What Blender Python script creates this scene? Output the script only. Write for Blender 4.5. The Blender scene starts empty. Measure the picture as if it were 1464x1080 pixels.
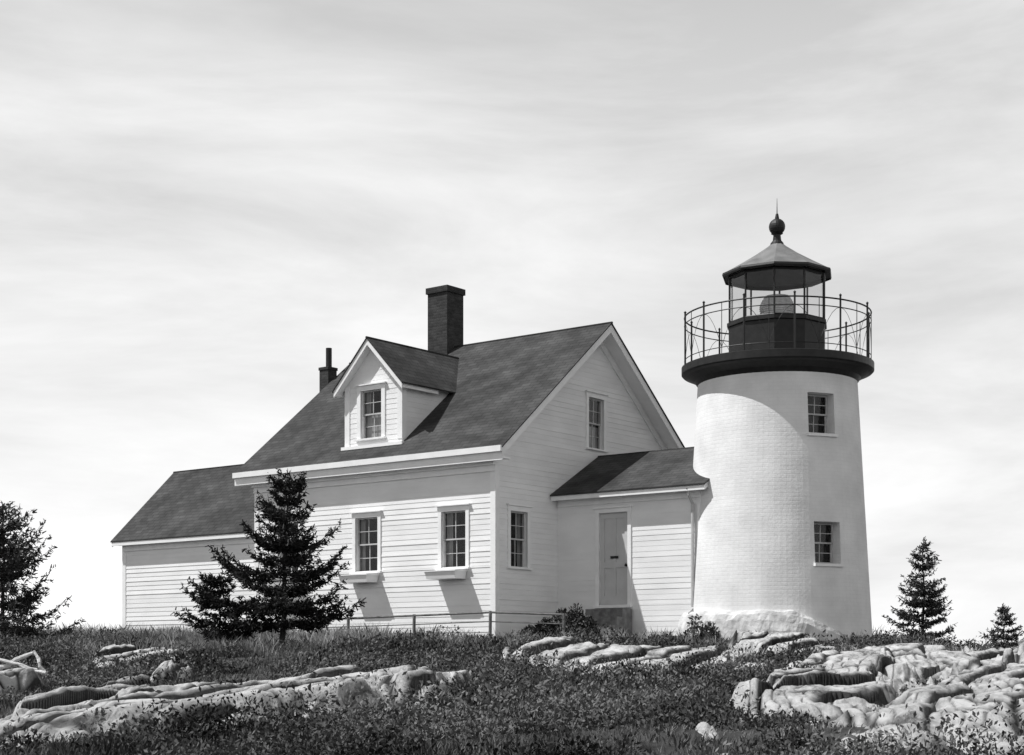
import bpy, math, random
import numpy as np
from mathutils import Vector, Matrix
random.seed(7); RNG=np.random.default_rng(11)
scene=bpy.context.scene
scene.view_settings.view_transform='Standard'
scene.view_settings.look='None'
scene.view_settings.exposure=0
COL=scene.collection

# ------------------------------------------------------------ noise
def _hash(ix,iy,seed):
    n=(ix.astype(np.int64)*374761393+iy.astype(np.int64)*668265263+seed*974634777)&0xffffffff
    n=((n^(n>>13))*1274126177)&0xffffffff
    n=(n^(n>>16))&0xffffffff
    return n/4294967295.0
def vnoise(x,y,seed=0):
    x=np.asarray(x,float);y=np.asarray(y,float)
    ix=np.floor(x);iy=np.floor(y);fx=x-ix;fy=y-iy
    fx=fx*fx*(3-2*fx);fy=fy*fy*(3-2*fy)
    a=_hash(ix,iy,seed);b=_hash(ix+1,iy,seed);c=_hash(ix,iy+1,seed);d=_hash(ix+1,iy+1,seed)
    return (a+(b-a)*fx)*(1-fy)+(c+(d-c)*fx)*fy
def fbm(x,y,seed=0,o=4):
    s=0;a=.5;f=1
    for i in range(o):
        s=s+a*vnoise(np.asarray(x)*f+i*17.3,np.asarray(y)*f-i*9.1,seed+i);a*=.5;f*=2
    return s/(1-.5**o)
def sstep(a,b,x):
    t=np.clip((x-a)/(b-a),0,1);return t*t*(3-2*t)
def gh(x,y,detail=True):
    x=np.asarray(x,float);y=np.asarray(y,float)
    ys=[-400,-60,-10,0,6,10,15,20,25,30,35,38,50,60,90,130,1500]
    zs=[-9,-3.5,-1.9,-1.6,-.8,-.58,-.50,-.38,-.16,.10,.40,.56,.60,.3,-3,-7,-9]
    h=np.interp(y,ys,zs)
    h=h-.36*sstep(7.5,12,x)*sstep(26,36,y)
    d=np.maximum(np.abs(x-0)-24,0)
    h=h-6.5*sstep(0,60,d)
    big=fbm(x*.22,y*.22,3,3)-.5
    h=h+big*.40*sstep(60,20,np.abs(x))*(1-.65*sstep(30,36,y))
    if detail:
        h=h+(fbm(x*1.3,y*1.3,8,3)-.5)*.18
    return h
# ------------------------------------------------------------ materials
def newmat(name):
    m=bpy.data.materials.new(name);m.use_nodes=True
    nt=m.node_tree;b=nt.nodes['Principled BSDF'];return m,nt,b
def gcol(v):return (v,v,v,1)
def noisy(name,lo,hi,scale=3,rough=.8,bump=0,bscale=30,spec=.3,detail=6,stretch=None,coord='Object',metal=0):
    m,nt,b=newmat(name)
    tc=nt.nodes.new('ShaderNodeTexCoord');mp=nt.nodes.new('ShaderNodeMapping')
    nt.links.new(tc.outputs[coord],mp.inputs[0])
    if stretch: mp.inputs['Scale'].default_value=stretch
    n=nt.nodes.new('ShaderNodeTexNoise');n.inputs['Scale'].default_value=scale;n.inputs['Detail'].default_value=detail
    nt.links.new(mp.outputs[0],n.inputs[0])
    r=nt.nodes.new('ShaderNodeValToRGB');r.color_ramp.elements[0].position=.3;r.color_ramp.elements[1].position=.7
    r.color_ramp.elements[0].color=gcol(lo);r.color_ramp.elements[1].color=gcol(hi)
    nt.links.new(n.outputs[0],r.inputs[0]);nt.links.new(r.outputs[0],b.inputs['Base Color'])
    b.inputs['Roughness'].default_value=rough;b.inputs['Specular IOR Level'].default_value=spec;b.inputs['Metallic'].default_value=metal
    if bump:
        n2=nt.nodes.new('ShaderNodeTexNoise');n2.inputs['Scale'].default_value=bscale;n2.inputs['Detail'].default_value=5
        nt.links.new(mp.outputs[0],n2.inputs[0])
        bp=nt.nodes.new('ShaderNodeBump');bp.inputs['Strength'].default_value=bump;bp.inputs['Distance'].default_value=.03
        nt.links.new(n2.outputs[0],bp.inputs['Height']);nt.links.new(bp.outputs[0],b.inputs['Normal'])
    return m
def brickmat(name,c1,c2,mortar,bw,rh,ms,bump,dist,rough=.85,noise=.25,nscale=2.0,namp=1.0):
    m,nt,b=newmat(name)
    tc=nt.nodes.new('ShaderNodeTexCoord')
    br=nt.nodes.new('ShaderNodeTexBrick')
    br.inputs['Scale'].default_value=1;br.inputs['Brick Width'].default_value=bw;br.inputs['Row Height'].default_value=rh
    br.inputs['Mortar Size'].default_value=ms;br.inputs['Mortar Smooth'].default_value=.4
    br.inputs['Color1'].default_value=gcol(c1);br.inputs['Color2'].default_value=gcol(c2);br.inputs['Mortar'].default_value=gcol(mortar)
    nt.links.new(tc.outputs['UV'],br.inputs['Vector'])
    n=nt.nodes.new('ShaderNodeTexNoise');n.inputs['Scale'].default_value=nscale;n.inputs['Detail'].default_value=8
    nt.links.new(tc.outputs['Object'],n.inputs[0])
    mr=nt.nodes.new('ShaderNodeMapRange');mr.inputs[1].default_value=.3;mr.inputs[2].default_value=.7
    mr.inputs[3].default_value=1-noise;mr.inputs[4].default_value=1+noise*.4
    nt.links.new(n.outputs[0],mr.inputs[0])
    mx=nt.nodes.new('ShaderNodeMix');mx.data_type='RGBA';mx.blend_type='MULTIPLY';mx.inputs[0].default_value=1
    nt.links.new(br.outputs['Color'],mx.inputs[6]);nt.links.new(mr.outputs[0],mx.inputs[7])
    nt.links.new(mx.outputs[2],b.inputs['Base Color'])
    n2=nt.nodes.new('ShaderNodeTexNoise');n2.inputs['Scale'].default_value=14;n2.inputs['Detail'].default_value=5
    nt.links.new(tc.outputs['Object'],n2.inputs[0])
    n2m=nt.nodes.new('ShaderNodeMath');n2m.operation='MULTIPLY';n2m.inputs[1].default_value=namp;nt.links.new(n2.outputs[0],n2m.inputs[0])
    ad=nt.nodes.new('ShaderNodeMath');ad.operation='MULTIPLY_ADD';ad.inputs[1].default_value=-1
    nt.links.new(br.outputs['Fac'],ad.inputs[0]);nt.links.new(n2m.outputs[0],ad.inputs[2])
    bp=nt.nodes.new('ShaderNodeBump');bp.inputs['Strength'].default_value=bump;bp.inputs['Distance'].default_value=dist
    nt.links.new(ad.outputs[0],bp.inputs['Height']);nt.links.new(bp.outputs[0],b.inputs['Normal'])
    b.inputs['Roughness'].default_value=rough;b.inputs['Specular IOR Level'].default_value=.2
    return m
def leafmat(name,lo,hi,scale=.5,rough=.6,k=.55,pk=1.6):
    m,nt,b=newmat(name)
    at=nt.nodes.new('ShaderNodeAttribute');at.attribute_name='var'
    tc=nt.nodes.new('ShaderNodeTexCoord')
    n=nt.nodes.new('ShaderNodeTexNoise');n.inputs['Scale'].default_value=scale;n.inputs['Detail'].default_value=4
    nt.links.new(tc.outputs['Object'],n.inputs[0])
    a=nt.nodes.new('ShaderNodeMath');a.operation='MULTIPLY_ADD';a.inputs[1].default_value=k
    nt.links.new(at.outputs['Fac'],a.inputs[0])
    s=nt.nodes.new('ShaderNodeMath');s.operation='MULTIPLY_ADD';s.inputs[1].default_value=pk;s.inputs[2].default_value=.25-pk*.5
    nt.links.new(n.outputs[0],s.inputs[0]);nt.links.new(s.outputs[0],a.inputs[2])
    r=nt.nodes.new('ShaderNodeValToRGB');r.color_ramp.elements[0].position=.1;r.color_ramp.elements[1].position=.95
    r.color_ramp.elements[0].color=gcol(lo);r.color_ramp.elements[1].color=gcol(hi)
    nt.links.new(a.outputs[0],r.inputs[0]);nt.links.new(r.outputs[0],b.inputs['Base Color'])
    b.inputs['Roughness'].default_value=rough;b.inputs['Specular IOR Level'].default_value=.2
    return m
M={}
M['siding']=noisy('white_clapboard_paint',.74,.84,1.1,.6,.15,40,.3,stretch=(1,1,2.5))
M['trim']=noisy('white_trim_paint',.78,.86,4,.5,.05,60,.3)
M['roof']=brickmat('asphalt_shingles',.052,.076,.034,.28,.14,.010,.5,.015,.9,.5,1.3)
M['tower']=brickmat('whitewashed_brick',.79,.80,.775,.23,.085,.012,.20,.007,.8,.16,1.5,3.5)
M['chim']=brickmat('chimney_brick',.035,.06,.05,.21,.075,.010,.6,.01,.9,.3,5)
M['black']=noisy('black_iron_paint',.008,.018,6,.5,.1,40,.35)
M['lroof']=noisy('lantern_roof_metal',.12,.22,3,.55,.1,20,.4)
M['lceil']=noisy('lantern_ceiling_paint',.12,.2,3,.6)
M['dark']=noisy('dark_interior',.01,.02,2,.9)
M['sash']=noisy('sash_paint',.40,.55,5,.6)
M['curtain']=noisy('curtain_cloth',.25,.4,6,.9,stretch=(12,12,1))
M['door']=noisy('painted_door',.48,.55,3,.5,.05,30)
M['found']=noisy('stone_foundation',.18,.42,5,.9,.6,12)
M['cement']=noisy('rough_cement',.40,.74,3.5,.9,1.0,7,detail=10)
M['step']=noisy('granite_step',.10,.22,6,.9,.5,18)
M['wood']=noisy('weathered_wood',.08,.2,8,.9,.4,30)
M['bleach']=noisy('bleached_driftwood',.4,.65,8,.85,.4,30)
M['bark']=noisy('bark',.015,.05,12,.95,.8,25)
M['lens']=noisy('lens_glass_white',.6,.85,10,.15,spec=.8)
M['needles']=leafmat('spruce_needles',.006,.032,1.2,.65)
M['needles2']=leafmat('spruce_needles_light',.022,.075,1.2,.65)
M['shrub']=leafmat('heath_leaves',.007,.15,.60,.65,.55,3.4)
M['bush']=leafmat('juniper_leaves',.008,.04,1.5,.7)
M['grass']=leafmat('grass_blades',.016,.26,.45,.6,.5,3.2)
M['drygrass']=leafmat('dry_grass_blades',.14,.46,.5,.7,.6,2.0)
# glass
m,nt,b=newmat('window_glass')
nt.nodes.remove(b);out=nt.nodes['Material Output']
tr=nt.nodes.new('ShaderNodeBsdfTransparent');tr.inputs[0].default_value=gcol(.88)
gl=nt.nodes.new('ShaderNodeBsdfGlossy');gl.inputs['Roughness'].default_value=.03
fr=nt.nodes.new('ShaderNodeFresnel');ge=nt.nodes.new('ShaderNodeNewGeometry')
im=nt.nodes.new('ShaderNodeMapRange');im.inputs[3].default_value=1.45;im.inputs[4].default_value=1/1.45
nt.links.new(ge.outputs['Backfacing'],im.inputs[0]);nt.links.new(im.outputs[0],fr.inputs[0])
mx=nt.nodes.new('ShaderNodeMixShader')
nt.links.new(fr.outputs[0],mx.inputs[0]);nt.links.new(tr.outputs[0],mx.inputs[1]);nt.links.new(gl.outputs[0],mx.inputs[2]);nt.links.new(mx.outputs[0],out.inputs[0])
M['glass']=m
# rock
m,nt,b=newmat('granite_ledge')
tc=nt.nodes.new('ShaderNodeTexCoord')
mpk=nt.nodes.new('ShaderNodeMapping');mpk.inputs['Rotation'].default_value=(0,0,math.radians(22));mpk.inputs['Scale'].default_value=(2.6,.6,2)
nt.links.new(tc.outputs['Object'],mpk.inputs[0])
n=nt.nodes.new('ShaderNodeTexNoise');n.inputs['Scale'].default_value=1.5;n.inputs['Detail'].default_value=15;n.inputs['Roughness'].default_value=.76
nt.links.new(mpk.outputs[0],n.inputs[0])
r=nt.nodes.new('ShaderNodeValToRGB');e=r.color_ramp.elements;e[0].position=.36;e[0].color=gcol(.07);e[1].position=.57;e[1].color=gcol(.58)
x=e.new(.44);x.color=gcol(.34)
nt.links.new(n.outputs[0],r.inputs[0])
at=nt.nodes.new('ShaderNodeAttribute');at.attribute_name='crack'
r3=nt.nodes.new('ShaderNodeMapRange');r3.inputs[3].default_value=1;r3.inputs[4].default_value=.05
nt.links.new(at.outputs['Fac'],r3.inputs[0])
mx=nt.nodes.new('ShaderNodeMix');mx.data_type='RGBA';mx.blend_type='MULTIPLY';mx.inputs[0].default_value=1
nt.links.new(r.outputs[0],mx.inputs[6]);nt.links.new(r3.outputs[0],mx.inputs[7]);nt.links.new(mx.outputs[2],b.inputs['Base Color'])
n2=nt.nodes.new('ShaderNodeTexNoise');n2.inputs['Scale'].default_value=7;n2.inputs['Detail'].default_value=12;n2.inputs['Roughness'].default_value=.75
nt.links.new(tc.outputs['Object'],n2.inputs[0])
bp=nt.nodes.new('ShaderNodeBump');bp.inputs['Strength'].default_value=.9;bp.inputs['Distance'].default_value=.07
nt.links.new(n2.outputs[0],bp.inputs['Height']);nt.links.new(bp.outputs[0],b.inputs['Normal'])
b.inputs['Roughness'].default_value=.9
M['rock']=m
M['ground']=noisy('turf_and_soil',.015,.09,1.9,.95,1.0,14,.1,detail=12)
# sea
m,nt,b=newmat('sea_water');b.inputs['Base Color'].default_value=gcol(.03);b.inputs['Roughness'].default_value=.12
tc=nt.nodes.new('ShaderNodeTexCoord');n=nt.nodes.new('ShaderNodeTexNoise');n.inputs['Scale'].default_value=.6;n.inputs['Detail'].default_value=8
nt.links.new(tc.outputs['Object'],n.inputs[0]);bp=nt.nodes.new('ShaderNodeBump');bp.inputs['Distance'].default_value=.3;bp.inputs['Strength'].default_value=.6
nt.links.new(n.outputs[0],bp.inputs['Height']);nt.links.new(bp.outputs[0],b.inputs['Normal'])
M['sea']=m
# ------------------------------------------------------------ mesh builder
class MB:
    def __init__(s): s.v=[];s.f=[];s.uv=[]
    def poly(s,pts,uv=None):
        i=len(s.v);s.v+= [tuple(p) for p in pts];s.f.append(tuple(range(i,i+len(pts))))
        s.uv+= uv if uv else [(0,0)]*len(pts)
    def hexa(s,p):
        for q in ((3,2,1,0),(4,5,6,7),(0,1,5,4),(1,2,6,5),(2,3,7,6),(3,0,4,7)):
            pts=[p[k] for k in q];
            a=Vector(pts[0]);e1=Vector(pts[1])-a;e2=Vector(pts[3])-a
            l1=e1.length or 1;l2=e2.length
            s.poly(pts,[(0,0),(l1,0),(l1,l2),(0,l2)])
    def box(s,x0,x1,y0,y1,z0,z1):
        s.hexa([(x0,y0,z0),(x1,y0,z0),(x1,y1,z0),(x0,y1,z0),(x0,y0,z1),(x1,y0,z1),(x1,y1,z1),(x0,y1,z1)])
    def fbox(s,F,a0,a1,o0,o1,z0,z1):
        P=lambda a,o,z:(F[0][0]+F[1][0]*a+F[2][0]*o,F[0][1]+F[1][1]*a+F[2][1]*o,z)
        s.hexa([P(a0,o0,z0),P(a1,o0,z0),P(a1,o1,z0),P(a0,o1,z0),P(a0,o0,z1),P(a1,o0,z1),P(a1,o1,z1),P(a0,o1,z1)])
    def lathe(s,prof,n,c=(0,0),rot=0,cap=True,flute=None):
        L=0
        for k in range(len(prof)-1):
            (r0,z0),(r1,z1)=prof[k],prof[k+1];dl=math.hypot(r1-r0,z1-z0)
            for i in range(n):
                a0=rot+2*math.pi*i/n;a1=rot+2*math.pi*(i+1)/n;R=max(r0,r1,.01)
                R=prof[0][0] if prof[0][0]>.5 else R
                s.poly([(c[0]+r0*math.cos(a0),c[1]+r0*math.sin(a0),z0),(c[0]+r0*math.cos(a1),c[1]+r0*math.sin(a1),z0),
                        (c[0]+r1*math.cos(a1),c[1]+r1*math.sin(a1),z1),(c[0]+r1*math.cos(a0),c[1]+r1*math.sin(a0),z1)],
                       [(a0*R,L),(a1*R,L),(a1*R,L+dl),(a0*R,L+dl)])
            L+=dl
        if cap:
            for (r,z),fl in ((prof[0],1),(prof[-1],0)):
                if r>1e-4:
                    pts=[(c[0]+r*math.cos(rot+2*math.pi*i/n),c[1]+r*math.sin(rot+2*math.pi*i/n),z) for i in range(n)]
                    s.poly(pts[::-1] if fl else pts)
    def tube(s,pts,rad,n=6,closed=False):
        pts=[Vector(p) for p in pts];N=len(pts)
        rad=rad if hasattr(rad,'__len__') else [rad]*N
        rings=[]
        for i,p in enumerate(pts):
            if closed:t=pts[(i+1)%N]-pts[i-1]
            else:t=pts[min(i+1,N-1)]-pts[max(i-1,0)]
            t.normalize();up=Vector((0,0,1)) if abs(t.z)<.9 else Vector((1,0,0))
            a=t.cross(up).normalized();b2=a.cross(t)
            rings.append([tuple(p+(a*math.cos(2*math.pi*k/n)+b2*math.sin(2*math.pi*k/n))*rad[i]) for k in range(n)])
        for i in range(N if closed else N-1):
            A=rings[i];B=rings[(i+1)%N]
            for k in range(n):
                s.poly([A[k],A[(k+1)%n],B[(k+1)%n],B[k]])
        if not closed:
            s.poly(rings[0]);s.poly(rings[-1][::-1])
    def obj(s,name,mat,parent=None,smooth=False,weld=False):
        me=bpy.data.meshes.new(name);me.from_pydata(s.v,[],s.f)
        uvl=me.uv_layers.new(name='UVMap');uvl.data.foreach_set('uv',np.array(s.uv,float).ravel())
        me.materials.append(mat)
        if weld:
            import bmesh
            bm=bmesh.new();bm.from_mesh(me);bmesh.ops.remove_doubles(bm,verts=bm.verts,dist=1e-4)
            bmesh.ops.recalc_face_normals(bm,faces=bm.faces);bm.to_mesh(me);bm.free()
        if smooth: me.polygons.foreach_set('use_smooth',[True]*len(me.polygons))
        o=bpy.data.objects.new(name,me);COL.objects.link(o)
        if parent:o.parent=parent
        return o
def empty(name,loc=(0,0,0),rz=0):
    o=bpy.data.objects.new(name,None);COL.objects.link(o);o.location=loc;o.rotation_euler=(0,0,rz);o.empty_display_size=.3;return o
def fastmesh(name,V,F,mat,var=None,parent=None,smooth=False,vattr=None):
    V=np.asarray(V,np.float32).reshape(-1,3);F=np.asarray(F,np.int32);k=F.shape[1]
    me=bpy.data.meshes.new(name);me.vertices.add(len(V));me.vertices.foreach_set('co',V.ravel())
    me.loops.add(F.size);me.loops.foreach_set('vertex_index',F.ravel())
    me.polygons.add(len(F));me.polygons.foreach_set('loop_start',np.arange(0,F.size,k,dtype=np.int32))
    try: me.polygons.foreach_set('loop_total',np.full(len(F),k,dtype=np.int32))
    except Exception: pass
    if smooth: me.polygons.foreach_set('use_smooth',np.ones(len(F),bool))
    me.update(calc_edges=True)
    if var is not None:
        a=me.attributes.new('var','FLOAT','FACE');a.data.foreach_set('value',np.asarray(var,np.float32))
    if vattr is not None:
        a=me.attributes.new(vattr[0],'FLOAT','POINT');a.data.foreach_set('value',np.asarray(vattr[1],np.float32))
    me.materials.append(mat)
    o=bpy.data.objects.new(name,me);COL.objects.link(o)
    if parent:o.parent=parent
    return o
# ------------------------------------------------------------ house
TH=math.radians(-38.0)
HC=(-0.387,37.6)
house=empty('white_clapboard_house',(HC[0],HC[1],0),TH)
def loc2w(x,y):
    c,s_=math.cos(TH),math.sin(TH);return HC[0]+c*x-s_*y,HC[1]+s_*x+c*y
EXPO=.125
CW=.011
def wall(mb,F,Lf,Rf,z0,z1,openings=(),extra=()):
    lv={z0,z1}|set(extra)
    z=math.floor(z0/EXPO)*EXPO
    while z<z1:
        if z>z0: lv.add(round(z,4))
        z+=EXPO
    for o in openings:
        lv.add(o[2]);lv.add(o[3])
    lv=sorted(l for l in lv if z0<=l<=z1)
    P=lambda a,o,z:(F[0][0]+F[1][0]*a+F[2][0]*o,F[0][1]+F[1][1]*a+F[2][1]*o,z)
    for za,zb in zip(lv[:-1],lv[1:]):
        if zb-za<1e-4: continue
        c=math.floor(((za+zb)/2)/EXPO)*EXPO
        cw=CW*(.4+.9*random.random())
        off=lambda z:cw*(1-(z-c)/EXPO)
        iv=[[Lf(za),Lf(zb),Rf(za),Rf(zb)]]
        for o in openings:
            if o[2]<=za+1e-5 and o[3]>=zb-1e-5:
                new=[]
                for a in iv:
                    if o[1]<=min(a[0],a[1]) or o[0]>=max(a[2],a[3]): new.append(a);continue
                    new.append([a[0],a[1],o[0],o[0]]);new.append([o[1],o[1],a[2],a[3]])
                iv=new
        for a in iv:
            if a[2]-a[0]<.002 and a[3]-a[1]<.002: continue
            oa,ob=off(za),off(zb)
            mb.hexa([P(a[0],oa,za),P(a[2],oa,za),P(a[2],-.15,za),P(a[0],-.15,za),
                     P(a[1],ob,zb),P(a[3],ob,zb),P(a[3],-.15,zb),P(a[1],-.15,zb)])
def window(F,a0,a1,z0,z1,parent,cols=2,rows=4,curt=.25,depth=0,casing=.10,name='window',rail=True,blind=0):
    t=MB();g=MB();d=MB();c=MB();s=MB()
    D=depth
    if casing:
        t.fbox(F,a0-casing,a0,-.02,.030,z0-.02,z1);t.fbox(F,a1,a1+casing,-.02,.030,z0-.02,z1)
        t.fbox(F,a0-casing-.01,a1+casing+.01,-.02,.034,z1,z1+.12)
        t.fbox(F,a0-casing-.05,a1+casing+.05,-.02,.085,z1+.12,z1+.15)
        t.fbox(F,a0-casing-.04,a1+casing+.04,-.02,.09,z0-.06,z0-.02)
    w=.035
    zm=(z0+z1)/2
    for (s0,s1,o) in ((z0-.02,zm+.018,-.095),(zm-.018,z1,-.06)) if rail else ((z0,z1,-.06),):
        o+=D
        s.fbox(F,a0,a0+w,o-.035,o,s0,s1);s.fbox(F,a1-w,a1,o-.035,o,s0,s1)
        s.fbox(F,a0+w,a1-w,o-.034,o-.001,s0,s0+w);s.fbox(F,a0+w,a1-w,o-.034,o-.001,s1-w,s1)
        rr=rows//2 if rail else rows
        for i in range(1,cols):
            x=a0+(a1-a0)*i/cols;s.fbox(F,x-.009,x+.009,o-.028,o-.005,s0+w,s1-w)
        for i in range(1,rr):
            z=s0+(s1-s0)*i/rr;s.fbox(F,a0+w,a1-w,o-.026,o-.007,z-.008,z+.008)
        P=lambda a,oo,z:(F[0][0]+F[1][0]*a+F[2][0]*oo,F[0][1]+F[1][1]*a+F[2][1]*oo,z)
        g.poly([P(a0+w,o-.016,s0+w),P(a1-w,o-.016,s0+w),P(a1-w,o-.016,s1-w),P(a0+w,o-.016,s1-w)])
    R=-.75+D if not D else D-.22
    P=lambda a,oo,z:(F[0][0]+F[1][0]*a+F[2][0]*oo,F[0][1]+F[1][1]*a+F[2][1]*oo,z)
    A0,A1,Z0,Z1,f0=a0-.0,a1+.0,z0-.03,z1+.0,-.155+min(D,0)
    if D: f0=D-.12
    d.poly([P(A0,R,Z0),P(A1,R,Z0),P(A1,R,Z1),P(A0,R,Z1)])
    d.poly([P(A0,R,Z0),P(A0,f0,Z0),P(A0,f0,Z1),P(A0,R,Z1)]);d.poly([P(A1,R,Z0),P(A1,f0,Z0),P(A1,f0,Z1),P(A1,R,Z1)])
    d.poly([P(A0,R,Z0),P(A1,R,Z0),P(A1,f0,Z0),P(A0,f0,Z0)]);d.poly([P(A0,R,Z1),P(A1,R,Z1),P(A1,f0,Z1),P(A0,f0,Z1)])
    if curt:
        for sgn in (0,1):
            n=14;cw=(a1-a0)*curt
            for i in range(n):
                x0=(a0+cw*i/n) if sgn==0 else (a1-cw*i/n);x1=(a0+cw*(i+1)/n) if sgn==0 else (a1-cw*(i+1)/n)
                q0=-.2+D+.02*math.sin(i*1.7);q1=-.2+D+.02*math.sin((i+1)*1.7)
                c.poly([P(x0,q0,z0),P(x1,q1,z0),P(x1,q1,z1),P(x0,q0,z1)])
    if blind:
        c.poly([P(a0,-.17+D,z0-.02),P(a1,-.17+D,z0-.02),P(a1,-.17+D,z0+(z1-z0)*blind),P(a0,-.17+D,z0+(z1-z0)*blind)])
    e=empty(name);e.parent=parent
    if casing:t.obj('window_casing',M['trim'],e)
    s.obj('window_sash',M['sash'],e);g.obj('window_panes',M['glass'],e);d.obj('window_interior',M['dark'],e)
    if curt or blind:c.obj('window_curtain',M['curtain'],e)
SL=.804;RY=4.05;RZ=5.24+SL*RY
Ffront=((-8.0,0),(1,0),(0,-1))
Fgab=((0,0),(0,1),(1,0))
Fgabl=((-8.0,8.1),(0,-1),(-1,0))
Fback=((0,8.1),(-1,0),(0,1))
sd=MB()
ow=[(8-4.41,8-3.66,2.29,3.61),(8-1.62,8-.87,2.29,3.61),(8-7.15,8-6.4,2.29,3.61)]
wall(sd,Ffront,lambda z:0,lambda z:8.0,.3,4.98,ow)
RT=5.24-.2
gl_=lambda z:max(0,(z-RT)/SL);gr_=lambda z:min(8.1,8.1-(z-RT)/SL)
og=[(.55,1.2,2.29,3.59),(3.70,4.36,5.40,6.65)]
wall(sd,Fgab,gl_,gr_,.3,RT+SL*4.05-.01,og,extra=(RT,))
wall(sd,Fgabl,gl_,gr_,.3,RT+SL*4.05-.01,(),extra=(RT,))
wall(sd,Fback,lambda z:0,lambda z:8.0,.3,4.98,())
for k,o in enumerate(ow): window(Ffront,*o,parent=house,curt=(.16,.22,.2)[k])
window(Fgab,*og[0],parent=house,curt=.15);window(Fgab,*og[1],parent=house,curt=0,blind=.45)
# left wing
WY0,WA,WSL=.85,2.93,.94
WE=.6
wz=lambda y:3.58+WSL*(y-WE)
WY1=2*WA-WY0
Fw=((-14.45,WY0),(1,0),(0,-1));wall(sd,Fw,lambda z:0,lambda z:6.45,.3,wz(WY0)-.16)
wt=wz(WY0)-.16
Fwl=((-14.45,WY1),(0,-1),(-1,0));WW=WY1-WY0
wall(sd,Fwl,lambda z:max(0,(z-wt)/WSL),lambda z:min(WW,WW-(z-wt)/WSL),.3,wt+WSL*WW/2-.01,(),extra=(wt,))
Fwb=((-8.0,WY1),(-1,0),(0,1));wall(sd,Fwb,lambda z:0,lambda z:6.45,.3,wt)
# passage
PY0,PA,PSL,PE=2.42,4.1,.557,2.12
pz=lambda y:4.10+PSL*(y-PE)
Fp=((0,PY0),(1,0),(0,-1))
od=[(1.235,2.055,1.40,3.585)]
CW=.006
wall(sd,Fp,lambda z:0.0,lambda z:4.07,.3,pz(PY0)-.12,od)
CW=.011
Fpb=((4.07,2*PA-PY0),(-1,0),(0,1));wall(sd,Fpb,lambda z:0,lambda z:4.07,.3,pz(PY0)-.12)
# dormer
DX0,DX1,DY=-4.94,-3.06,.2
DC=-4.0
droof=lambda x:8.04-1.04*abs(x-DC)
Fd=((DX0,DY),(1,0),(0,-1))
dt=droof(DX0)-.13
dw=[(-4.42+4.94,-3.72+4.94,5.60,6.78)]
CW=.006
wall(sd,Fd,lambda z:max(0,(z-dt)/1.04),lambda z:min(1.88,1.88-(z-dt)/1.04),5.3,dt+1.04*.94-.01,dw,extra=(dt,))
window(Fd,*dw[0],parent=house,curt=.2,casing=.12,blind=.5)
for xx,nx in ((DX1,1),(DX0,-1)):
    z=5.3
    while z<dt-1e-3:
        zb=min(z+EXPO,dt)
        yb=lambda q:max(DY+.02,(q-5.24)/SL+.1)
        o0=nx*.008
        a,b2=yb(z),yb(zb)
        if nx>0: p=[(xx-.1,DY,z),(xx+o0,DY,z),(xx+o0,a,z),(xx-.1,a,z),(xx-.1,DY,zb),(xx+.001,DY,zb),(xx+.001,b2,zb),(xx-.1,b2,zb)]
        else: p=[(xx+o0,DY,z),(xx+.1,DY,z),(xx+.1,a,z),(xx+o0,a,z),(xx-.001,DY,zb),(xx+.1,DY,zb),(xx+.1,b2,zb),(xx-.001,b2,zb)]
        sd.hexa(p);z=zb
sd.obj('clapboard_walls',M['siding'],house)
# trim
t=MB()
def cb(x,y,sx,sy,z0,z1,w=.13,p=.022):
    x0,x1=sorted((x+sx*p,x-sx*w));y0,y1=sorted((y+sy*p,y-sy*w));t.box(x0,x1,y0,y1,z0,z1)
cb(0,0,1,-1,.3,5.02);cb(-8,0,-1,-1,.3,5.02);cb(0,8.1,1,1,.3,5.02);cb(-8,8.1,-1,1,.3,5.02)
cb(-14.45,WY0,-1,-1,.3,wt);cb(-14.45,WY1,-1,1,.3,wt);cb(4.07,PY0,1,-1,.3,pz(PY0)-.12,.11)
cb(DX0,DY,-1,-1,5.3,dt,.14);cb(DX1,DY,1,-1,5.5,dt,.14)
for s_,yy in ((1,0),(-1,8.1)):
    Y=lambda q:yy+s_*q
    def bx(x0,x1,a,b,z0,z1):
        a,b=sorted((Y(a),Y(b)));t.box(x0,x1,a,b,z0,z1)
    bx(-8.03,.035,-.05,-.0,4.46,4.70)
    bx(-8.45,.45,-.285,0.0,4.70,4.74)
    bx(-8.452,.452,-.315,-.285,4.66,4.965)
    bx(-8.46,.46,-.39,-.316,4.85,4.985)
    bx(-8.04,.045,-.12,-.051,4.60,4.70)
def rake(x0,x1,ya,za,yb,zb,h,y_under=0):
    t.hexa([(x0,ya,za-h),(x1,ya,za-h),(x1,yb,zb-h),(x0,yb,zb-h),(x0,ya,za),(x1,ya,za),(x1,yb,zb),(x0,yb,zb)])
zr=lambda y:5.24+SL*y
for x0,x1 in ((.42,.452),(-8.452,-8.42)):
    rake(x0,x1,-.30,zr(-.30)-.035,RY,zr(RY)-.035,.21);rake(x0,x1,2*RY+.30,zr(-.30)-.035,RY,zr(RY)-.035,.21)
for x0,x1 in ((.03,.42),(-8.42,-8.03)):
    rake(x0,x1,-.28,zr(-.28)-.17,RY,zr(RY)-.17,.03);rake(x0,x1,2*RY+.28,zr(-.28)-.17,RY,zr(RY)-.17,.03)
for x0,x1 in ((.001,.05),(-8.05,-8.001)):
    rake(x0,x1,.05,zr(.05)-.21,RY,zr(RY)-.21,.20);rake(x0,x1,2*RY-.05,zr(.05)-.21,RY,zr(RY)-.21,.20)
t.box(-14.65,-8.0,WE-.015,WE+.02,wz(WE)-.17,wz(WE)-.025);t.box(-14.63,-8.0,WE+.02,WY0,wz(WE)-.15,wz(WE)-.12)
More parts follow.
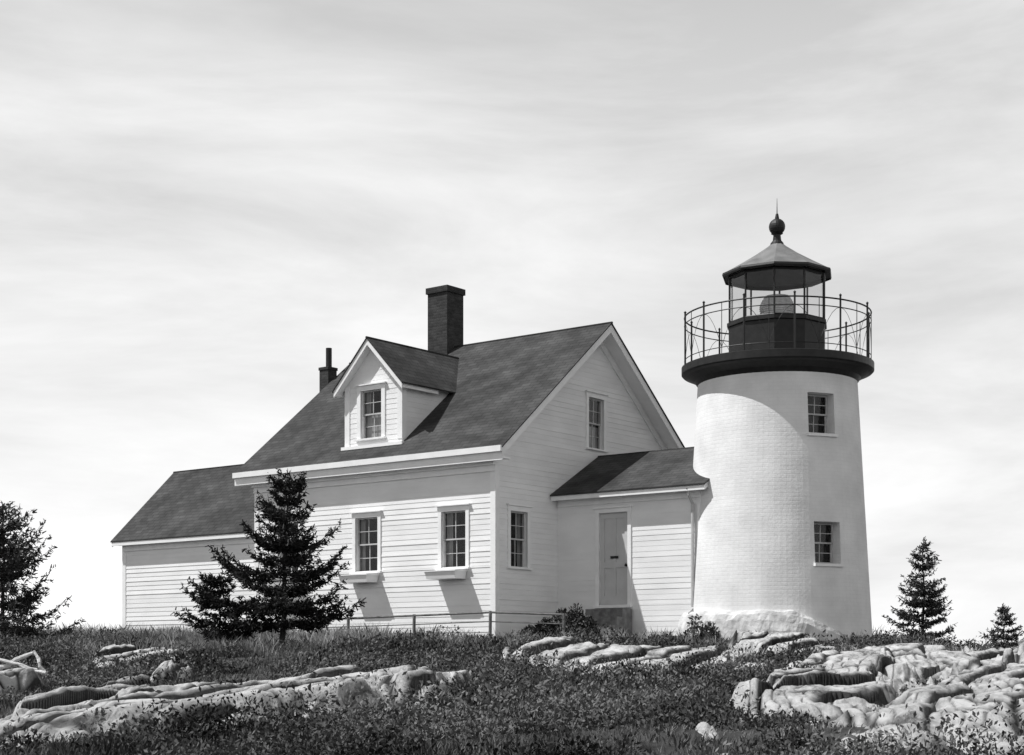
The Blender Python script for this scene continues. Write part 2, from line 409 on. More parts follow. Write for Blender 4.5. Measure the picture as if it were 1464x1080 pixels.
t.box(-14.44,-8.0,WY0-.04,WY0,wz(WE)-.32,wz(WE)-.15)
for a in (0,1):
    y0=WE if a==0 else 2*WA-WE
    rake(-14.655,-14.62,y0,wz(WE)-.03,WA,wz(WA)-.03,.17)
    rake(-14.5,-14.452,(WY0 if a==0 else WY1),wt+.02,WA,wt+.02+WSL*WW/2,.16)
t.box(-.0+.03,4.33,PE-.02,PE+.02,pz(PE)-.17,pz(PE)-.025);t.box(.03,4.28,PE+.02,PY0,pz(PE)-.14,pz(PE)-.11)
t.box(.03,4.06,PY0-.04,PY0,pz(PE)-.30,pz(PE)-.14)
rake(4.28,4.315,PE+.02,pz(PE)-.02,2.9,pz(2.9)-.02,.15)
for sg in (-1,1):
    xe=DC+sg*1.14
    def dr(y0,y1,top,h,x_in=0):
        xa=DC;za=droof(DC)-top;zb=8.04-1.04*1.14-top
        pts=[(xe,y0,zb-h),(xa,y0,za-h),(xa,y1,za-h),(xe,y1,zb-h),(xe,y0,zb),(xa,y0,za),(xa,y1,za),(xe,y1,zb)]
        t.hexa(pts)
    dr(-.035,-.005,.03,.16)
    dr(-.005,DY,.13,.03)
    x0,x1=sorted((xe-sg*.02,xe-sg*.05))
    t.box(x0,x1,-.004,1.35,droof(DX0)-.36,droof(DX0)-.24)
t.box(DX0-.08,DX1+.08,DY-.10,DY-.0,5.34,5.42)
# door
t.fbox(Fp,1.235-.10,1.235,-.02,.030,1.34,3.585);t.fbox(Fp,2.055,2.055+.10,-.02,.030,1.34,3.585)
t.fbox(Fp,1.235-.11,2.055+.11,-.02,.034,3.585,3.69);t.fbox(Fp,1.235-.14,2.055+.14,-.02,.075,3.69,3.72)
t.fbox(Fp,1.235-.12,2.055+.12,-.1,.10,1.33,1.40)
t.obj('trim_boards',M['trim'],house)
d=MB()
a0,a1=1.235,2.055
d.fbox(Fp,a0,a1,-.10,-.055,1.40,3.585)
for (p0,p1,q0,q1) in ((.0,.12,1.4,3.585),(.70,.82,1.4,3.585),(.12,.70,1.4,1.62),(.12,.70,3.45,3.585),(.12,.70,2.28,2.42),(.37,.45,1.62,2.28),(.37,.45,2.42,3.45)):
    d.fbox(Fp,a0+p0,a0+p1,-.056,-.035,q0,q1)
d.obj('entry_door',M['door'],house)
d=MB();d.fbox(Fp,a0+.30,a0+.52,-.036,-.025,2.50,2.56)
d.lathe([(.03,2.30),(.035,2.34),(.0,2.38)],10,(a0+.76,PY0+.0));d.obj('door_letterbox',M['black'],house)
wb=MB()
for c in (1.27,4.06,6.8):
    x0,x1=-c-.5,-c+.44
    wb.hexa([(x0+.04,-.42,2.00),(x1-.04,-.42,2.00),(x1-.04,-.03,2.00),(x0+.04,-.03,2.00),(x0,-.46,2.17),(x1,-.46,2.17),(x1,-.03,2.17),(x0,-.03,2.17)])
    wb.box(x0-.02,x1+.02,-.48,-.03,2.17,2.195)
wb.obj('window_boxes',M['trim'],house)
# roofs
r=MB()
def slab(x0,x1,y0,z0,y1,z1,th=.035,cut=None):
    L=math.hypot(y1-y0,z1-z0)
    top=[(x0,y0,z0),(x1,y0,z0),(x1,y1,z1),(x0,y1,z1)];bot=[(p[0],p[1],p[2]-th) for p in top]
    uv=[(x0,0),(x1,0),(x1,L),(x0,L)]
    r.poly(top,uv);r.poly(bot[::-1]);
    for i in range(4):
        j=(i+1)%4;r.poly([bot[i],bot[j],top[j],top[i]],[(0,0),(.1,0),(.1,.03),(0,.03)])
slab(-8.48,.48,-.34,zr(-.34),RY,zr(RY));slab(-8.48,.48,2*RY+.34,zr(-.34),RY,zr(RY))
slab(-14.68,-8.0,WE-.03,wz(WE-.03),WA,wz(WA));slab(-14.68,-8.0,2*WA-WE+.03,wz(WE-.03),WA,wz(WA))
slab(.03,4.36,PE-.05,pz(PE-.05),PA,pz(PA));slab(.03,4.36,2*PA-PE+.05,pz(PE-.05),PA,pz(PA))
for sg in (-1,1):
    xe=DC+sg*1.17;ze=8.04-1.04*1.17
    ytop=(8.04-5.24)/SL+.03;ylow=(ze-5.24)/SL+.05
    L=math.hypot(1.17,1.04*1.17)
    top=[(xe,-.06,ze),(DC,-.06,8.04),(DC,ytop,8.04),(xe,ylow,ze)]
    r.poly(top,[(-.06,0),(-.06,L),(ytop,L),(ylow,0)])
    bot=[(p[0],p[1],p[2]-.035) for p in top];r.poly(bot[::-1])
    r.poly([bot[0],bot[1],top[1],top[0]]);r.poly([bot[3],bot[0],top[0],top[3]])
r.obj('shingle_roof',M['roof'],house)
rc=MB();rc.tube([(-8.49,RY,zr(RY)-.01),(.49,RY,zr(RY)-.01)],.035,6);rc.tube([(-14.69,WA,wz(WA)-.01),(-8,WA,wz(WA)-.01)],.03,6)
rc.tube([(.03,PA,pz(PA)-.01),(3.2,PA,pz(PA)-.01)],.03,6);rc.tube([(DC,-.07,8.03),(DC,3.45,8.03)],.03,6)
rc.obj('ridge_caps',M['roof'],house)
# chimneys
c=MB();cx=-4.94
c.box(cx-.34,cx+.34,RY-.34,RY+.34,7.9,9.93);c.box(cx-.38,cx+.38,RY-.38,RY+.38,9.93,10.09)
c.obj('brick_chimney',M['chim'],house)
c=MB();cx,cy=-8.70,3.4
c.box(cx-.17,cx+.17,cy-.17,cy+.17,5.0,8.22);c.box(cx-.19,cx+.19,cy-.19,cy+.19,8.22,8.30)
c.obj('small_chimney',M['chim'],house)
c=MB();c.lathe([(.085,8.2),(.085,8.86)],14,(cx-.02,cy+.05));c.obj('chimney_flue_pipe',M['black'],house)
f=MB();f.box(-7.98,-.02,.02,8.08,.0,.99);f.box(-14.43,-8.02,WY0+.02,WY1-.02,0,.9);f.box(.02,3.6,PY0+.02,2*PA-PY0-.02,0,1.2);f.obj('foundation',M['found'],house)
dsp=MB();dsp.tube([(3.87,PE+.0,pz(PE)-.1),(3.87,PE+.05,pz(PE)-.25),(3.87,PY0-.07,pz(PE)-.45),(3.87,PY0-.07,1.3),(3.87,PY0-.2,1.15)],.04,8);dsp.obj('downspout',M['sash'],house,True)
st=MB()
for i,(dy,zt) in enumerate(((.45,1.30),(.75,1.10),(1.05,.90))):
    st.box(1.15-.05*i,2.2+.05*i,PY0-dy,PY0-.05-(0 if i==0 else (.45,.75)[i-1]-.05),.2,zt)
st.obj('entry_steps',M['step'],house)

# ------------------------------------------------------------ tower
tx,ty=loc2w(5.07,4.10)
tw=empty('lighthouse_tower',(tx,ty,0))
b=MB()
prof=[(2.17,.1)]+[(2.155-(2.155-1.82)*k/24,.7+(6.55-.7)*k/24) for k in range(25)]
b.lathe(prof,96)
body=b.obj('whitewashed_brick_shaft',M['tower'],tw,True,weld=True)
rt=lambda z:2.155-(.335)*(z-.7)/5.85
face=math.atan2(-ty,-tx)
wins=[(face+math.radians(31.5),5.08,6.0),(face+math.radians(33),2.20,3.14)]
for ang,z0,z1 in wins:
    n=(math.cos(ang),math.sin(ang));dd=(-n[1],n[0])
    F=((0,0),dd,n);R=rt((z0+z1)/2)
    cm=MB();cm.fbox(F,-.34,.34,R-.52,R+.5,z0,z1)
    cut=cm.obj('cut',M['tower'],None,weld=True);cut.location=(tx,ty,0)
    bpy.context.view_layer.update()
    md=body.modifiers.new('b','BOOLEAN');md.object=cut;md.operation='DIFFERENCE';md.solver='EXACT'
    dg=bpy.context.evaluated_depsgraph_get();me=bpy.data.meshes.new_from_object(body.evaluated_get(dg));body.modifiers.clear();body.data=me
    bpy.data.objects.remove(cut)
    F2=((n[0]*(R),n[1]*(R)),dd,n)
    window(F2,-.33,.33,z0+.05,z1-.01,tw,cols=2,rows=4,curt=0,depth=-.24,casing=0)
    s_=MB();s_.fbox(F,-.38,.38,R-.42,R+.07,z0-.05,z0+.012);s_.obj('window_sill',M['trim'],tw)
for p in body.data.polygons: p.use_smooth=False
ap=MB();ap.lathe([(2.40,.2),(2.36,.7),(2.33,.95),(2.29,1.10),(2.24,1.17),(2.08,1.20)],160,cap=False)
apo=ap.obj('cement_base',M['cement'],tw,False,weld=True)
for v in apo.data.vertices:
    a=math.atan2(v.co.y,v.co.x);k=.5+.5*math.cos(a-(face-math.radians(38)))
    k=float(sstep(.5,.9,k))
    nz=float(fbm(np.array([a*7.0]),np.array([v.co.z*4.0]),31,4)[0])-.5
    if v.co.z>.5:
        v.co.z+= -.62*(1-k)+.12*nz
        if math.hypot(v.co.x,v.co.y)>2.15:
            v.co.x*=1+.04*nz;v.co.y*=1+.04*nz
# gallery
g=MB();g.lathe([(1.80,6.42),(1.86,6.50),(1.90,6.56),(2.08,6.66),(2.17,6.69),(2.20,6.72),(2.20,6.88),(2.15,6.90),(1.0,6.92)],80,cap=False)
g.lathe([(1.17,6.90),(1.17,7.00),(1.14,7.00),(1.14,7.76),(1.18,7.78),(1.18,7.86),(1.0,7.86)],10,rot=.1,cap=False)
g.obj('gallery_deck_and_lantern_base',M['black'],tw)
rl=MB();RR=2.13
circ=lambda R,z,n=72:[(R*math.cos(2*math.pi*i/n),R*math.sin(2*math.pi*i/n),z) for i in range(n)]
rl.tube(circ(RR,8.04),.018,6,True);rl.tube(circ(RR,7.86),.012,6,True);rl.tube(circ(RR,7.04),.010,6,True)
NP=12
for i in range(NP):
    a=face+.18+2*math.pi*i/NP;ca,sa=math.cos(a),math.sin(a)
    rl.tube([(RR*ca,RR*sa,6.88),(RR*ca,RR*sa,8.12)],.022,8)
    rl.lathe([(0.0,8.09),(.036,8.13),(.0,8.17)],8,(RR*ca,RR*sa),cap=False)
    for dsg in (-1,1):
        a2=a+dsg*math.pi/NP
        rl.tube([(RR*math.cos(a+(a2-a)*q),RR*math.sin(a+(a2-a)*q),7.04+(7.86-7.04)*(1-q*q)) for q in (0,.2,.4,.6,.8,1)],.006,4)
    rl.tube([(RR*math.cos(a+math.pi/NP),RR*math.sin(a+math.pi/NP),6.88),(RR*math.cos(a+math.pi/NP),RR*math.sin(a+math.pi/NP),8.04)],.009,6)
rl.obj('gallery_railing',M['black'],tw,True)
NL=10;lg=MB();lb=MB();Rg=1.12
for i in range(NL):
    a=.1+2*math.pi*i/NL;a2=.1+2*math.pi*(i+1)/NL
    p=(Rg*math.cos(a),Rg*math.sin(a));q=(Rg*math.cos(a2),Rg*math.sin(a2))
    lb.tube([(p[0],p[1],7.82),(p[0],p[1],9.0)],.024,6)
    lb.tube([(p[0],p[1],7.88),(q[0],q[1],7.88)],.022,6);lb.tube([(p[0],p[1],8.92),(q[0],q[1],8.92)],.035,6)
    s2=.985;lg.poly([(p[0]*s2,p[1]*s2,7.85),(q[0]*s2,q[1]*s2,7.85),(q[0]*s2,q[1]*s2,8.98),(p[0]*s2,p[1]*s2,8.98)])
lb.obj('lantern_glazing_bars',M['black'],tw,True);lg.obj('lantern_panes',M['glass'],tw)
lr=MB();lr.lathe([(1.27,8.96),(1.27,9.00),(1.22,9.04),(.85,9.25),(.5,9.46),(.22,9.65),(.14,9.72)],10,rot=.1,cap=False)
lr.obj('lantern_roof',M['lroof'],tw)
lc=MB();lc.lathe([(1.15,8.97),(1.0,9.0),(.5,9.3),(.05,9.40)],10,rot=.1,cap=False);lc.obj('lantern_ceiling',M['lceil'],tw)
l2=MB();l2.lathe([(1.28,8.955),(1.14,8.96)],10,rot=.1,cap=False)
l2.lathe([(1.28,8.93),(1.295,8.97),(1.28,9.02)],10,rot=.1,cap=False)
l2.lathe([(.17,9.66),(.15,9.74),(.10,9.80),(.085,9.93),(.14,9.96),(.10,9.98)],16,cap=False)
l2.lathe([(.0,9.93)]+[(.19*math.sin(math.pi*k/12),10.12-.19*math.cos(math.pi*k/12)) for k in range(1,12)]+[(.05,10.32),(.03,10.42),(0,10.42)],20,cap=False)
l2.tube([(0,0,10.3),(0,0,10.78)],[.016,.004],6)
l2.obj('ventilator_ball_and_rod',M['black'],tw,True)
le=MB();pr=[]
for k in range(13):
    z=7.92+.56*k/12;R=.26+.12*math.sin(math.pi*k/12);pr+= [(R,z),(R+.03,z+.025)]
le.lathe([(.05,7.88)]+pr+[(.0,8.53)],24);le.obj('fresnel_lens',M['lens'],tw)
le=MB();le.lathe([(.22,6.90),(.2,7.90)],16);le.lathe([(.33,7.84),(.33,7.90)],16);le.obj('lens_pedestal',M['black'],tw)

# ------------------------------------------------------------ camera
cam=bpy.data.cameras.new('camera');co=bpy.data.objects.new('camera',cam);COL.objects.link(co)
cam.sensor_width=36;cam.lens=36*2330/1464;cam.shift_y=410/1464;cam.clip_end=12000;cam.clip_start=.1
co.rotation_euler=(math.pi/2,0,0);scene.camera=co

# ------------------------------------------------------------ rocks
ROCKS=[ # cx,cy,a,b,rot,height
 (3.5,17.6,.66,5.6,-.27,.42),
 (5.1,16.4,1.10,5.2,-.38,.44),
 (7.4,20.5,1.5,5.0,-.35,.46),
 (2.1,26.4,2.5,2.0,.15,.36),
 (5.1,31.0,1.0,1.7,.0,.44),
 (5.6,25.4,1.4,2.8,-.5,.36),
 (-2.25,14.9,1.05,3.5,-.28,.42),
 (-1.5,16.2,.5,2.8,-.25,.30),
 (-4.25,16.6,.32,4.8,.08,.30),
 (-6.5,27.5,.75,1.4,.2,.26),
 (-6.6,19.0,.45,2.2,-.1,.24),
 (8.6,27.0,1.8,2.4,-.3,.34),
]
def rock_r(x,y,k):
    cx,cy,a,b_,ro,h=ROCKS[k];c,s_=math.cos(ro),math.sin(ro)
    dx,dy=x-cx,y-cy;p=(c*dx+s_*dy)/a;q=(-s_*dx+c*dy)/b_
    return np.sqrt(p*p+q*q)*(1+.7*(fbm(x*1.4,y*.8,50+k,5)-.5)*2.0),p,q
for k,(cx,cy,a,b_,ro,h) in enumerate(ROCKS):
    nu=260;nv=400;P,Q=np.meshgrid(np.linspace(-1.6,1.6,nu),np.linspace(-1.6,1.6,nv))
    c,s_=math.cos(ro),math.sin(ro)
    X=cx+c*P*a-s_*Q*b_;Y=cy+s_*P*a+c*Q*b_
    rr,_,_=rock_r(X,Y,k)
    dome=h*(.68+.32*Q)*np.clip(2.2*(1-rr**2.2),-1.3,.92)
    al=X*.93-Y*.34+(fbm(X*.5,Y*.25,71,4)-.5)*1.6
    s1=al*1.5;f1=s1-np.floor(s1);st1=_hash(np.floor(s1),np.floor(s1)*0,5)-.5
    tread=(f1-.5)*.12+st1*.10
    e1=np.minimum(f1,1-f1)/1.5
    s2=al*6+(fbm(X*1.2,Y*.9,75,3)-.5)*1.2;f2=s2-np.floor(s2);on=(_hash(np.floor(s2),np.floor(Y*.35),9)>.5)
    e2=np.where(on,np.minimum(f2,1-f2)/6,1)
    jn=(Y*.30+X*.5)+(fbm(X*.9,Y*.7,77,3)-.5)*1.2;fj=jn-np.floor(jn);stj=_hash(np.floor(jn),np.floor(s1),15)-.5
    e3=np.minimum(fj,1-fj)/.5
    wv=.5+1.0*fbm(X*2.5,Y*1.8,79,3)
    crack=np.clip(np.exp(-(e1/(.045*wv))**2)+.85*np.exp(-(e2/(.016*wv))**2)+.9*np.exp(-(e3/(.07*wv))**2),0,1)
    nf=fbm(X*2.6,Y*2.0,90+k,5);rid=1-np.abs(2*nf-1)
    Z=gh(X,Y,False)+dome+(tread+stj*.04-crack*.05)*np.clip(1.35-rr,0,1)+(rid-.8)*.07
    V=np.stack([X,Y,Z],-1).reshape(-1,3)
    i=np.arange(nu*nv).reshape(nv,nu);F=np.stack([i[:-1,:-1],i[:-1,1:],i[1:,1:],i[1:,:-1]],-1).reshape(-1,4)
    fastmesh('rock_ledge',V,F,M['rock'],smooth=False,vattr=('crack',crack.ravel()))
def rockmask(x,y):
    r_=np.full(x.shape,9.)
    for k in range(len(ROCKS)): r_=np.minimum(r_,rock_r(x,y,k)[0])
    return r_
# ------------------------------------------------------------ ground
xs=np.unique(np.concatenate([np.linspace(-3000,-60,14),np.linspace(-60,-20,40),np.linspace(-20,20,300),np.linspace(20,60,40),np.linspace(60,3000,14)]))
ys=np.unique(np.concatenate([np.linspace(-400,-20,14),np.linspace(-20,5,30),np.linspace(5,52,340),np.linspace(52,130,60),np.linspace(130,4000,12)]))
X,Y=np.meshgrid(xs,ys);Z=gh(X,Y)
Z=Z-.14*sstep(1.0,.75,rockmask(X.ravel(),Y.ravel()).reshape(X.shape))
nx,ny=len(xs),len(ys);i=np.arange(nx*ny).reshape(ny,nx);F=np.stack([i[:-1,:-1],i[:-1,1:],i[1:,1:],i[1:,:-1]],-1).reshape(-1,4)
fastmesh('ground',np.stack([X,Y,Z],-1).reshape(-1,3),F,M['ground'],smooth=True)
s_=MB();s_.poly([(-6000,-3000,-5),(6000,-3000,-5),(6000,9000,-5),(-6000,9000,-5)]);s_.obj('sea',M['sea'])

# ------------------------------------------------------------ vegetation scatter
def inside_build(x,y):
    c,s2=math.cos(-TH),math.sin(-TH);dx,dy=x-HC[0],y-HC[1];lx=c*dx-s2*dy;ly=s2*dx+c*dy
    m=((lx>-8)&(lx<0)&(ly>0)&(ly<8.1))|((lx>-14.5)&(lx<=-8)&(ly>.85)&(ly<5))|((lx>=0)&(lx<4.1)&(ly>2.4)&(ly<5.8))
    m|=((x-tx)**2+(y-ty)**2<2.3**2)|((lx>1.0)&(lx<2.3)&(ly>1.3)&(ly<2.5));return m
def sample(n,y0,y1,powr):
    u=RNG.random(n);y=(y0**powr+(y1**powr-y0**powr)*u)**(1/powr)
    x=(RNG.random(n)*2-1)*(.36*y+2.0)
    return x,y
def leaves(cx,cy,cz,rad,hgt,nl,size,drop=None):
    N=len(cx)
    ci=np.repeat(np.arange(N),nl);n=len(ci)
    u=RNG.random(n)**.5;an=RNG.random(n)*2*np.pi;q=RNG.random(n)
    px=cx[ci]+rad[ci]*u*np.cos(an);py=cy[ci]+rad[ci]*u*np.sin(an)
    pz_=cz[ci]+hgt[ci]*(1-u**2)*(.35+.65*q**.5)
    c=np.stack([px,py,pz_],-1)
    d=RNG.normal(size=(n,3));d[:,2]=np.abs(d[:,2])+.2;d/=np.linalg.norm(d,axis=1)[:,None]
    e=np.cross(d,RNG.normal(size=(n,3)));e/=np.linalg.norm(e,axis=1)[:,None]
    s=(size[ci]*(.5+1.0*RNG.random(n)))[:,None]
    V=np.stack([c-d*s*.1,c+e*s*.28+d*s*.5,c+d*s*1.1,c-e*s*.28+d*s*.5],1)
    cv=RNG.random(N)[ci]
    var=RNG.random(n)*.3+.15*q+.55*cv
    return V.reshape(-1,3),np.arange(4*n).reshape(-1,4),var
x,y=sample(12500,8.5,46,.85)
rm=rockmask(x,y);dens=fbm(x*.8,y*.45,33,4)
ok=(~inside_build(x,y))&((rm>1.04)|((rm>.70)&(RNG.random(len(x))<.05)))&(dens>.39+.12*RNG.random(len(x)))
ok&=(y<35)|(RNG.random(len(x))<.35)
x,y,rm,dens=x[ok],y[ok],rm[ok],dens[ok];z=gh(x,y)
n=len(x);sc=(.4+1.1*RNG.random(n)**1.5)*(.45+3.4*np.clip(dens-.40,0,.34))*np.clip(rm-.6,.35,1)*(1-.30*sstep(30,36,y))
V,F,va=leaves(x,y,z-.03,.19*sc+.08,.28*sc,85,.018+.0010*y)
print('shrub clumps',n)
fastmesh('low_heath_shrubs',V,F,M['shrub'],va)
def grassblades(x,y,z,nb,h,spread,wid):
    N=len(x);ci=np.repeat(np.arange(N),nb);n=len(ci)
    an=RNG.random(n)*2*np.pi;rr=spread[ci]*RNG.random(n)**.5
    b0=np.stack([x[ci]+rr*np.cos(an),y[ci]+rr*np.sin(an),z[ci]-.02],-1)
    la=an+RNG.normal(size=n)*.8;le=.15+.6*RNG.random(n);hh=h[ci]*(.5+.8*RNG.random(n))
    tip=b0+np.stack([np.cos(la)*le*hh,np.sin(la)*le*hh,hh],-1)
    mid=b0+np.stack([np.cos(la)*le*hh*.3,np.sin(la)*le*hh*.3,hh*.6],-1)
    wa=RNG.random(n)*np.pi;w=np.stack([np.cos(wa),np.sin(wa),0*wa],-1)*(wid[ci]*(.6+.8*RNG.random(n)))[:,None]
    V=np.stack([b0-w,b0+w,mid+w*.7,tip,mid-w*.7],1)
    F=np.arange(5*n).reshape(-1,5)
    cv=RNG.random(N)[ci]
    return V.reshape(-1,3),F,RNG.random(n)*.5+.5*cv
x,y=sample(15000,8.5,52,.95)
rm=rockmask(x,y)
ok=(~inside_build(x,y))&((rm>1.0)|((rm>.7)&(RNG.random(len(x))<.06)))
x,y,rm=x[ok],y[ok],rm[ok];z=gh(x,y)
n=len(x);gn=fbm(x*.7,y*.5,61,3)
hh=(.02+.14*gn)*np.clip(rm-.5,.4,1)+.10*(y>32)*gn
V,F,va=grassblades(x,y,z,22,hh,np.full(n,.16)+.002*y,.0028+.00026*y)
fastmesh('grass',V,F,M['grass'],va)
n0=3000;x=RNG.uniform(-13,9,n0);y=RNG.uniform(29,44,n0)
kp=(fbm(x*.45,y*.6,85,3)>.45)&(~inside_build(x,y))&(rockmask(x,y)>1)&((x<-1)|(RNG.random(n0)<.35))
x,y=x[kp],y[kp];n=len(x)
V,F,va=grassblades(x,y,gh(x,y),26,np.full(n,.22)+.14*RNG.random(n),np.full(n,.22),np.full(n,.0085))
fastmesh('dry_grass',V,F,M['drygrass'],va)

# ------------------------------------------------------------ shrubs near house
def bush(name,blobs,mat,nl=1400,size=.06):
    e=empty(name,(0,0,0))
    cx=np.array([b[0] for b in blobs]);cy=np.array([b[1] for b in blobs]);r_=np.array([b[2] for b in blobs]);h_=np.array([b[3] for b in blobs])
    z=gh(cx,cy)-.05
    V,F,va=leaves(cx,cy,z,r_,h_,nl,np.full(len(cx),size))
    fastmesh('foliage',V,F,mat,va,e)
    t=MB()
    for k in range(len(cx)):
        for j in range(5):
            a=random.random()*6.28;t.tube([(cx[k],cy[k],z[k]),(cx[k]+.5*r_[k]*math.cos(a),cy[k]+.5*r_[k]*math.sin(a),z[k]+.6*h_[k])],[.02,.006],5)
    t.obj('stems',M['bark'],e)
bush('juniper_bush',[(.75,35.2,.42,.6),(1.1,35.4,.42,.8),(1.4,35.6,.4,.95),(.4,35.0,.35,.45),(1.7,35.8,.3,.7)],M['bush'])
bush('garden_shrub',[(4.0,35.3,.3,.65),(4.3,35.2,.25,.5)],M['shrub'],500,.07)
# ------------------------------------------------------------ spruces
def spruce(name,x,y,H,R,seed,cs=.12,nb=110,mat='needles',prof=None,dens=1.0,nsize=.075,lean=0,sway=.15,whorl=5.5,up=0.0):
    rg=random.Random(seed);rn=np.random.default_rng(seed)
    z0=float(gh(x,y))-.05
    e=empty(name,(x,y,z0))
    t=MB()
    tp=[(.02*math.sin(k*1.3+seed)+lean*k/8,.02*math.cos(k*1.7+seed),H*k/8) for k in range(9)]
    t.tube(tp,[.028*H*(1-.93*k/8)*.6+.004 for k in range(9)],8)
    prof=prof or (lambda q:(1-q)**.8)
    C=[];D=[];S=[]
    nw=max(6,int(H*whorl))
    for k in range(nb):
        w=rg.randrange(nw)
        q=cs+(1-cs)*((w+.25*rg.uniform(-1,1))/nw);q=min(max(q,cs),.985)
        az=rg.random()*2*math.pi
        L=R*prof((q-cs)/(1-cs))*rg.uniform(.45,1.15)*(1+sway*math.sin(az*2+seed+q*7))+.05
        pitch=-.12+up+.75*q+rg.uniform(-.15,.15)
        fx=np.interp(q*8,range(9),[p[0] for p in tp]);fy=np.interp(q*8,range(9),[p[1] for p in tp])
        base=np.array([fx,fy,q*H])
        dr=np.array([math.cos(az)*math.cos(pitch),math.sin(az)*math.cos(pitch),math.sin(pitch)])
        side=np.array([-math.sin(az),math.cos(az),0])
        ns=6;pts=[]
        for j in range(ns+1):
            s=j/ns;p=base+dr*L*s;p[2]+=-.10*L*math.sin(math.pi*s)+.14*L*s*s*s;pts.append(p)
        t.tube([tuple(p) for p in pts],[.010*(1-j/ns)*min(1,L)+.002 for j in range(ns+1)],4)
        nt_=int(max(5,L*22*dens))
        for j in range(nt_):
            s=.12+.88*(j+rg.random())/nt_;i0=min(int(s*ns),ns-1);f=s*ns-i0
            p=pts[i0]*(1-f)+pts[i0+1]*f
            sg=rg.choice((-1,1));tl=(.09+.34*L*(1-s)**.8)*rg.uniform(.6,1.1)
            td=dr*.75+side*sg*rg.uniform(.5,1)+np.array([0,0,rg.uniform(-.25,.2)]);td/=np.linalg.norm(td)
            m_=int(max(4,tl*46*dens))
            ss=rn.random(m_)
            C.append(p+td*tl*ss[:,None]+rn.normal(size=(m_,3))*.014);D.append(np.repeat(td[None],m_,0));S.append(np.full(m_,rg.random()))
    m_=60;ss=rn.random(m_);C.append(np.array([tp[-1][0],tp[-1][1],H*.9])+np.array([0,0,H*.12])*ss[:,None]+rn.normal(size=(m_,3))*.015);D.append(np.repeat(np.array([[0,0,1.]]),m_,0));S.append(np.full(m_,.5))
    C=np.concatenate(C);D=np.concatenate(D);S=np.concatenate(S);n=len(C)
    d=D*.7+rn.normal(size=(n,3))*.55;d/=np.linalg.norm(d,axis=1)[:,None]
    ee=np.cross(d,rn.normal(size=(n,3)));ee/=np.linalg.norm(ee,axis=1)[:,None]
    s=(nsize*(.6+.8*rn.random(n)))[:,None]
    V=np.stack([C-ee*s*.18,C+ee*s*.18,C+d*s+ee*s*.09,C+d*s-ee*s*.09],1)
    fastmesh('needle_foliage',V.reshape(-1,3),np.arange(4*n).reshape(-1,4),M[mat],S*.6+rn.random(n)*.4,e)
    t.obj('trunk_and_limbs',M['bark'],e)
    return n
cnt=[]
pm=lambda q:[1.0,1.05,.80,.90,.62,.70,.46,.50,.28,.30,.08][min(10,int(q*10+.5))]
cnt.append(spruce('spruce_tree',-4.39,31,3.55,1.20,5,.225,135,prof=pm,dens=1.2,whorl=2.9,nsize=.075,lean=.14,sway=.22))
cnt.append(spruce('spruce_tree',-5.60,31.2,1.5,.80,9,.26,50,prof=lambda q:(1-q)**.5,dens=1.3,whorl=4,nsize=.075))
cnt.append(spruce('spruce_tree',-10.3,33,2.95,1.40,14,.14,105,mat='needles2',prof=lambda q:(1-q)**.55,dens=.95,up=.15,whorl=3.4))
cnt.append(spruce('spruce_tree',11.36,45,3.2,1.15,21,.06,130,mat='needles2',prof=lambda q:(1-q)**.85,dens=1.0,whorl=4,nsize=.08))
cnt.append(spruce('spruce_tree',15.1,50,1.6,.70,25,.05,70,mat='needles2',prof=lambda q:(1-q)**.8,dens=1.1,nsize=.08))
print('needles',cnt)
# ------------------------------------------------------------ rail fence
fe=MB()
pts=[loc2w(-5.2,-1.6),loc2w(-3.1,-1.65),loc2w(-1,-1.7),loc2w(1.25,-1.75),loc2w(2.9,-1.3)]
zz=[1.06,1.08,1.10,1.13,1.06]
fe.tube([(p[0],p[1],z) for p,z in zip(pts,zz)],.026,6)
fe.tube([(p[0],p[1],z-.20) for p,z in zip(pts,zz)],.014,6)
for p,z in zip(pts,zz):
    g0=float(gh(p[0],p[1]))-.2;fe.tube([(p[0],p[1],g0),(p[0]+.01,p[1],z+.03)],.04,6)
fe.obj('rail_fence',M['wood'])
dw_=empty('driftwood_pile',(0,0,0));db=MB()
bx_,by_=-6.45,21.5;gz=float(gh(bx_,by_))+.14
for (ax,ay,az_,cx_,cy_,cz_,r0,r1) in ((-.6,0,-.02,.12,.1,.33,.055,.03),(.12,.1,.33,.28,.0,.02,.035,.05),(-.45,.1,.25,.2,-.1,.1,.04,.02),(-.7,-.2,.02,0,.3,.06,.06,.03),(-.1,.0,.16,.35,-.2,.03,.03,.03)):
    P0=np.array((ax,ay,az_));P1=np.array((cx_,cy_,cz_));pp=[];rad=[]
    for j in range(7):
        s=j/6;q=P0*(1-s)+P1*s+np.array([random.uniform(-.02,.02),random.uniform(-.02,.02),random.uniform(-.015,.02)]);pp.append((bx_+q[0],by_+q[1],gz+q[2]));rad.append((r0*(1-s)+r1*s)*random.uniform(.5,.9))
    db.tube(pp,rad,7)
db.obj('driftwood_limbs',M['bleach'],dw_,True)

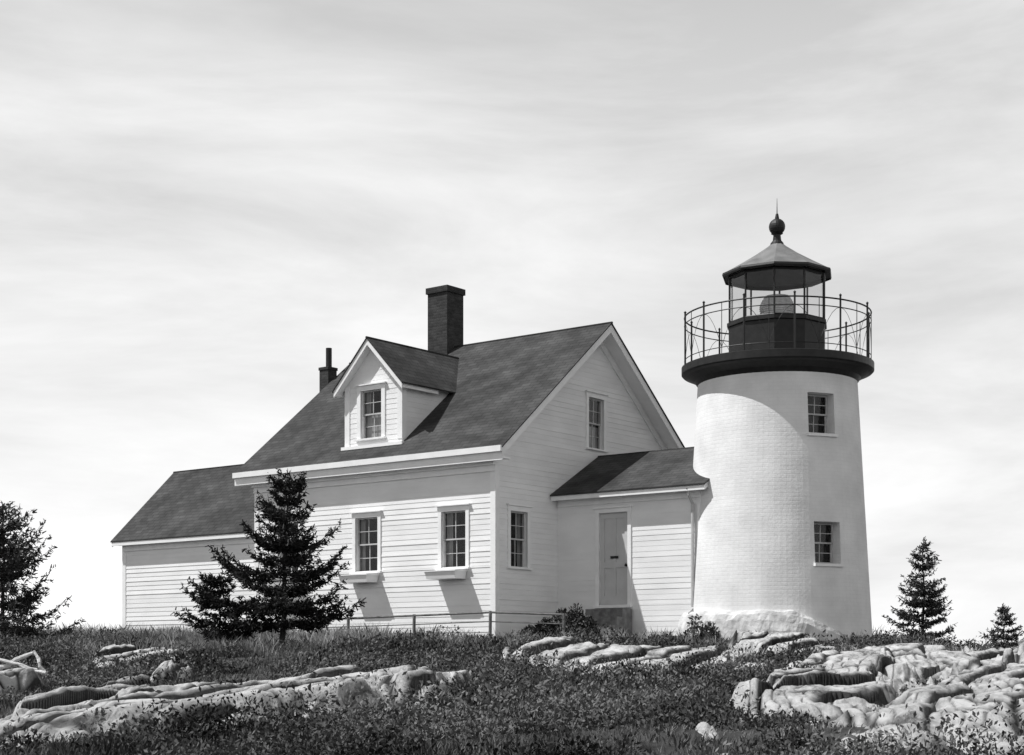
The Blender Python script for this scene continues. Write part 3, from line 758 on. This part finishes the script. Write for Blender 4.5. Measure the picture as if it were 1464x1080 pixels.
# ------------------------------------------------------------ light
EL=math.radians(58);sh=Vector((-.993,-.117,0)).normalized()
sd_=Vector((sh.x*math.cos(EL),sh.y*math.cos(EL),math.sin(EL)))
sl=bpy.data.lights.new('sun','SUN');sl.energy=5.0;sl.angle=math.radians(.5);sl.color=(1,1,1)
so=bpy.data.objects.new('sun',sl);COL.objects.link(so);so.rotation_euler=(-sd_).to_track_quat('-Z','Y').to_euler();so.location=(-30,0,50)
w=bpy.data.worlds.new('World');scene.world=w;w.use_nodes=True;nt=w.node_tree
bg=nt.nodes['Background'];bg.inputs[1].default_value=.12
sk=nt.nodes.new('ShaderNodeTexSky');sk.sky_type='NISHITA';sk.sun_disc=False;sk.sun_elevation=EL;sk.sun_rotation=math.atan2(sh.x,sh.y)
bw=nt.nodes.new('ShaderNodeRGBToBW');nt.links.new(sk.outputs[0],bw.inputs[0])
tc=nt.nodes.new('ShaderNodeTexCoord')
mp=nt.nodes.new('ShaderNodeMapping');mp.inputs['Scale'].default_value=(2.0,2.0,9);mp.inputs['Rotation'].default_value=(0,math.radians(-9),0);nt.links.new(tc.outputs['Generated'],mp.inputs[0])
n1=nt.nodes.new('ShaderNodeTexNoise');n1.inputs['Scale'].default_value=1.4;n1.inputs['Detail'].default_value=9;n1.inputs['Roughness'].default_value=.58;n1.inputs['Distortion'].default_value=.35
nt.links.new(mp.outputs[0],n1.inputs[0])
mr=nt.nodes.new('ShaderNodeMapRange');mr.inputs[1].default_value=.31;mr.inputs[2].default_value=.69;mr.inputs[3].default_value=6.1;mr.inputs[4].default_value=9.2
nt.links.new(n1.outputs[0],mr.inputs[0])
sx=nt.nodes.new('ShaderNodeSeparateXYZ');nt.links.new(tc.outputs['Generated'],sx.inputs[0])
hz=nt.nodes.new('ShaderNodeMapRange');hz.inputs[1].default_value=.33;hz.inputs[2].default_value=.68;hz.inputs[3].default_value=1;hz.inputs[4].default_value=.22
nt.links.new(sx.outputs[2],hz.inputs[0])
gw=nt.nodes.new('ShaderNodeMapRange');gw.inputs[1].default_value=0;gw.inputs[2].default_value=.3;gw.inputs[3].default_value=1.13;gw.inputs[4].default_value=.98
nt.links.new(sx.outputs[2],gw.inputs[0])
ml=nt.nodes.new('ShaderNodeMath');ml.operation='MULTIPLY';nt.links.new(mr.outputs[0],ml.inputs[0]);nt.links.new(hz.outputs[0],ml.inputs[1])
m2=nt.nodes.new('ShaderNodeMath');m2.operation='MULTIPLY';nt.links.new(ml.outputs[0],m2.inputs[0]);nt.links.new(gw.outputs[0],m2.inputs[1])
mx=nt.nodes.new('ShaderNodeMix');mx.data_type='FLOAT';mx.inputs[0].default_value=.88
nt.links.new(bw.outputs[0],mx.inputs[2]);nt.links.new(m2.outputs[0],mx.inputs[3])
nt.links.new(mx.outputs[0],bg.inputs[0])
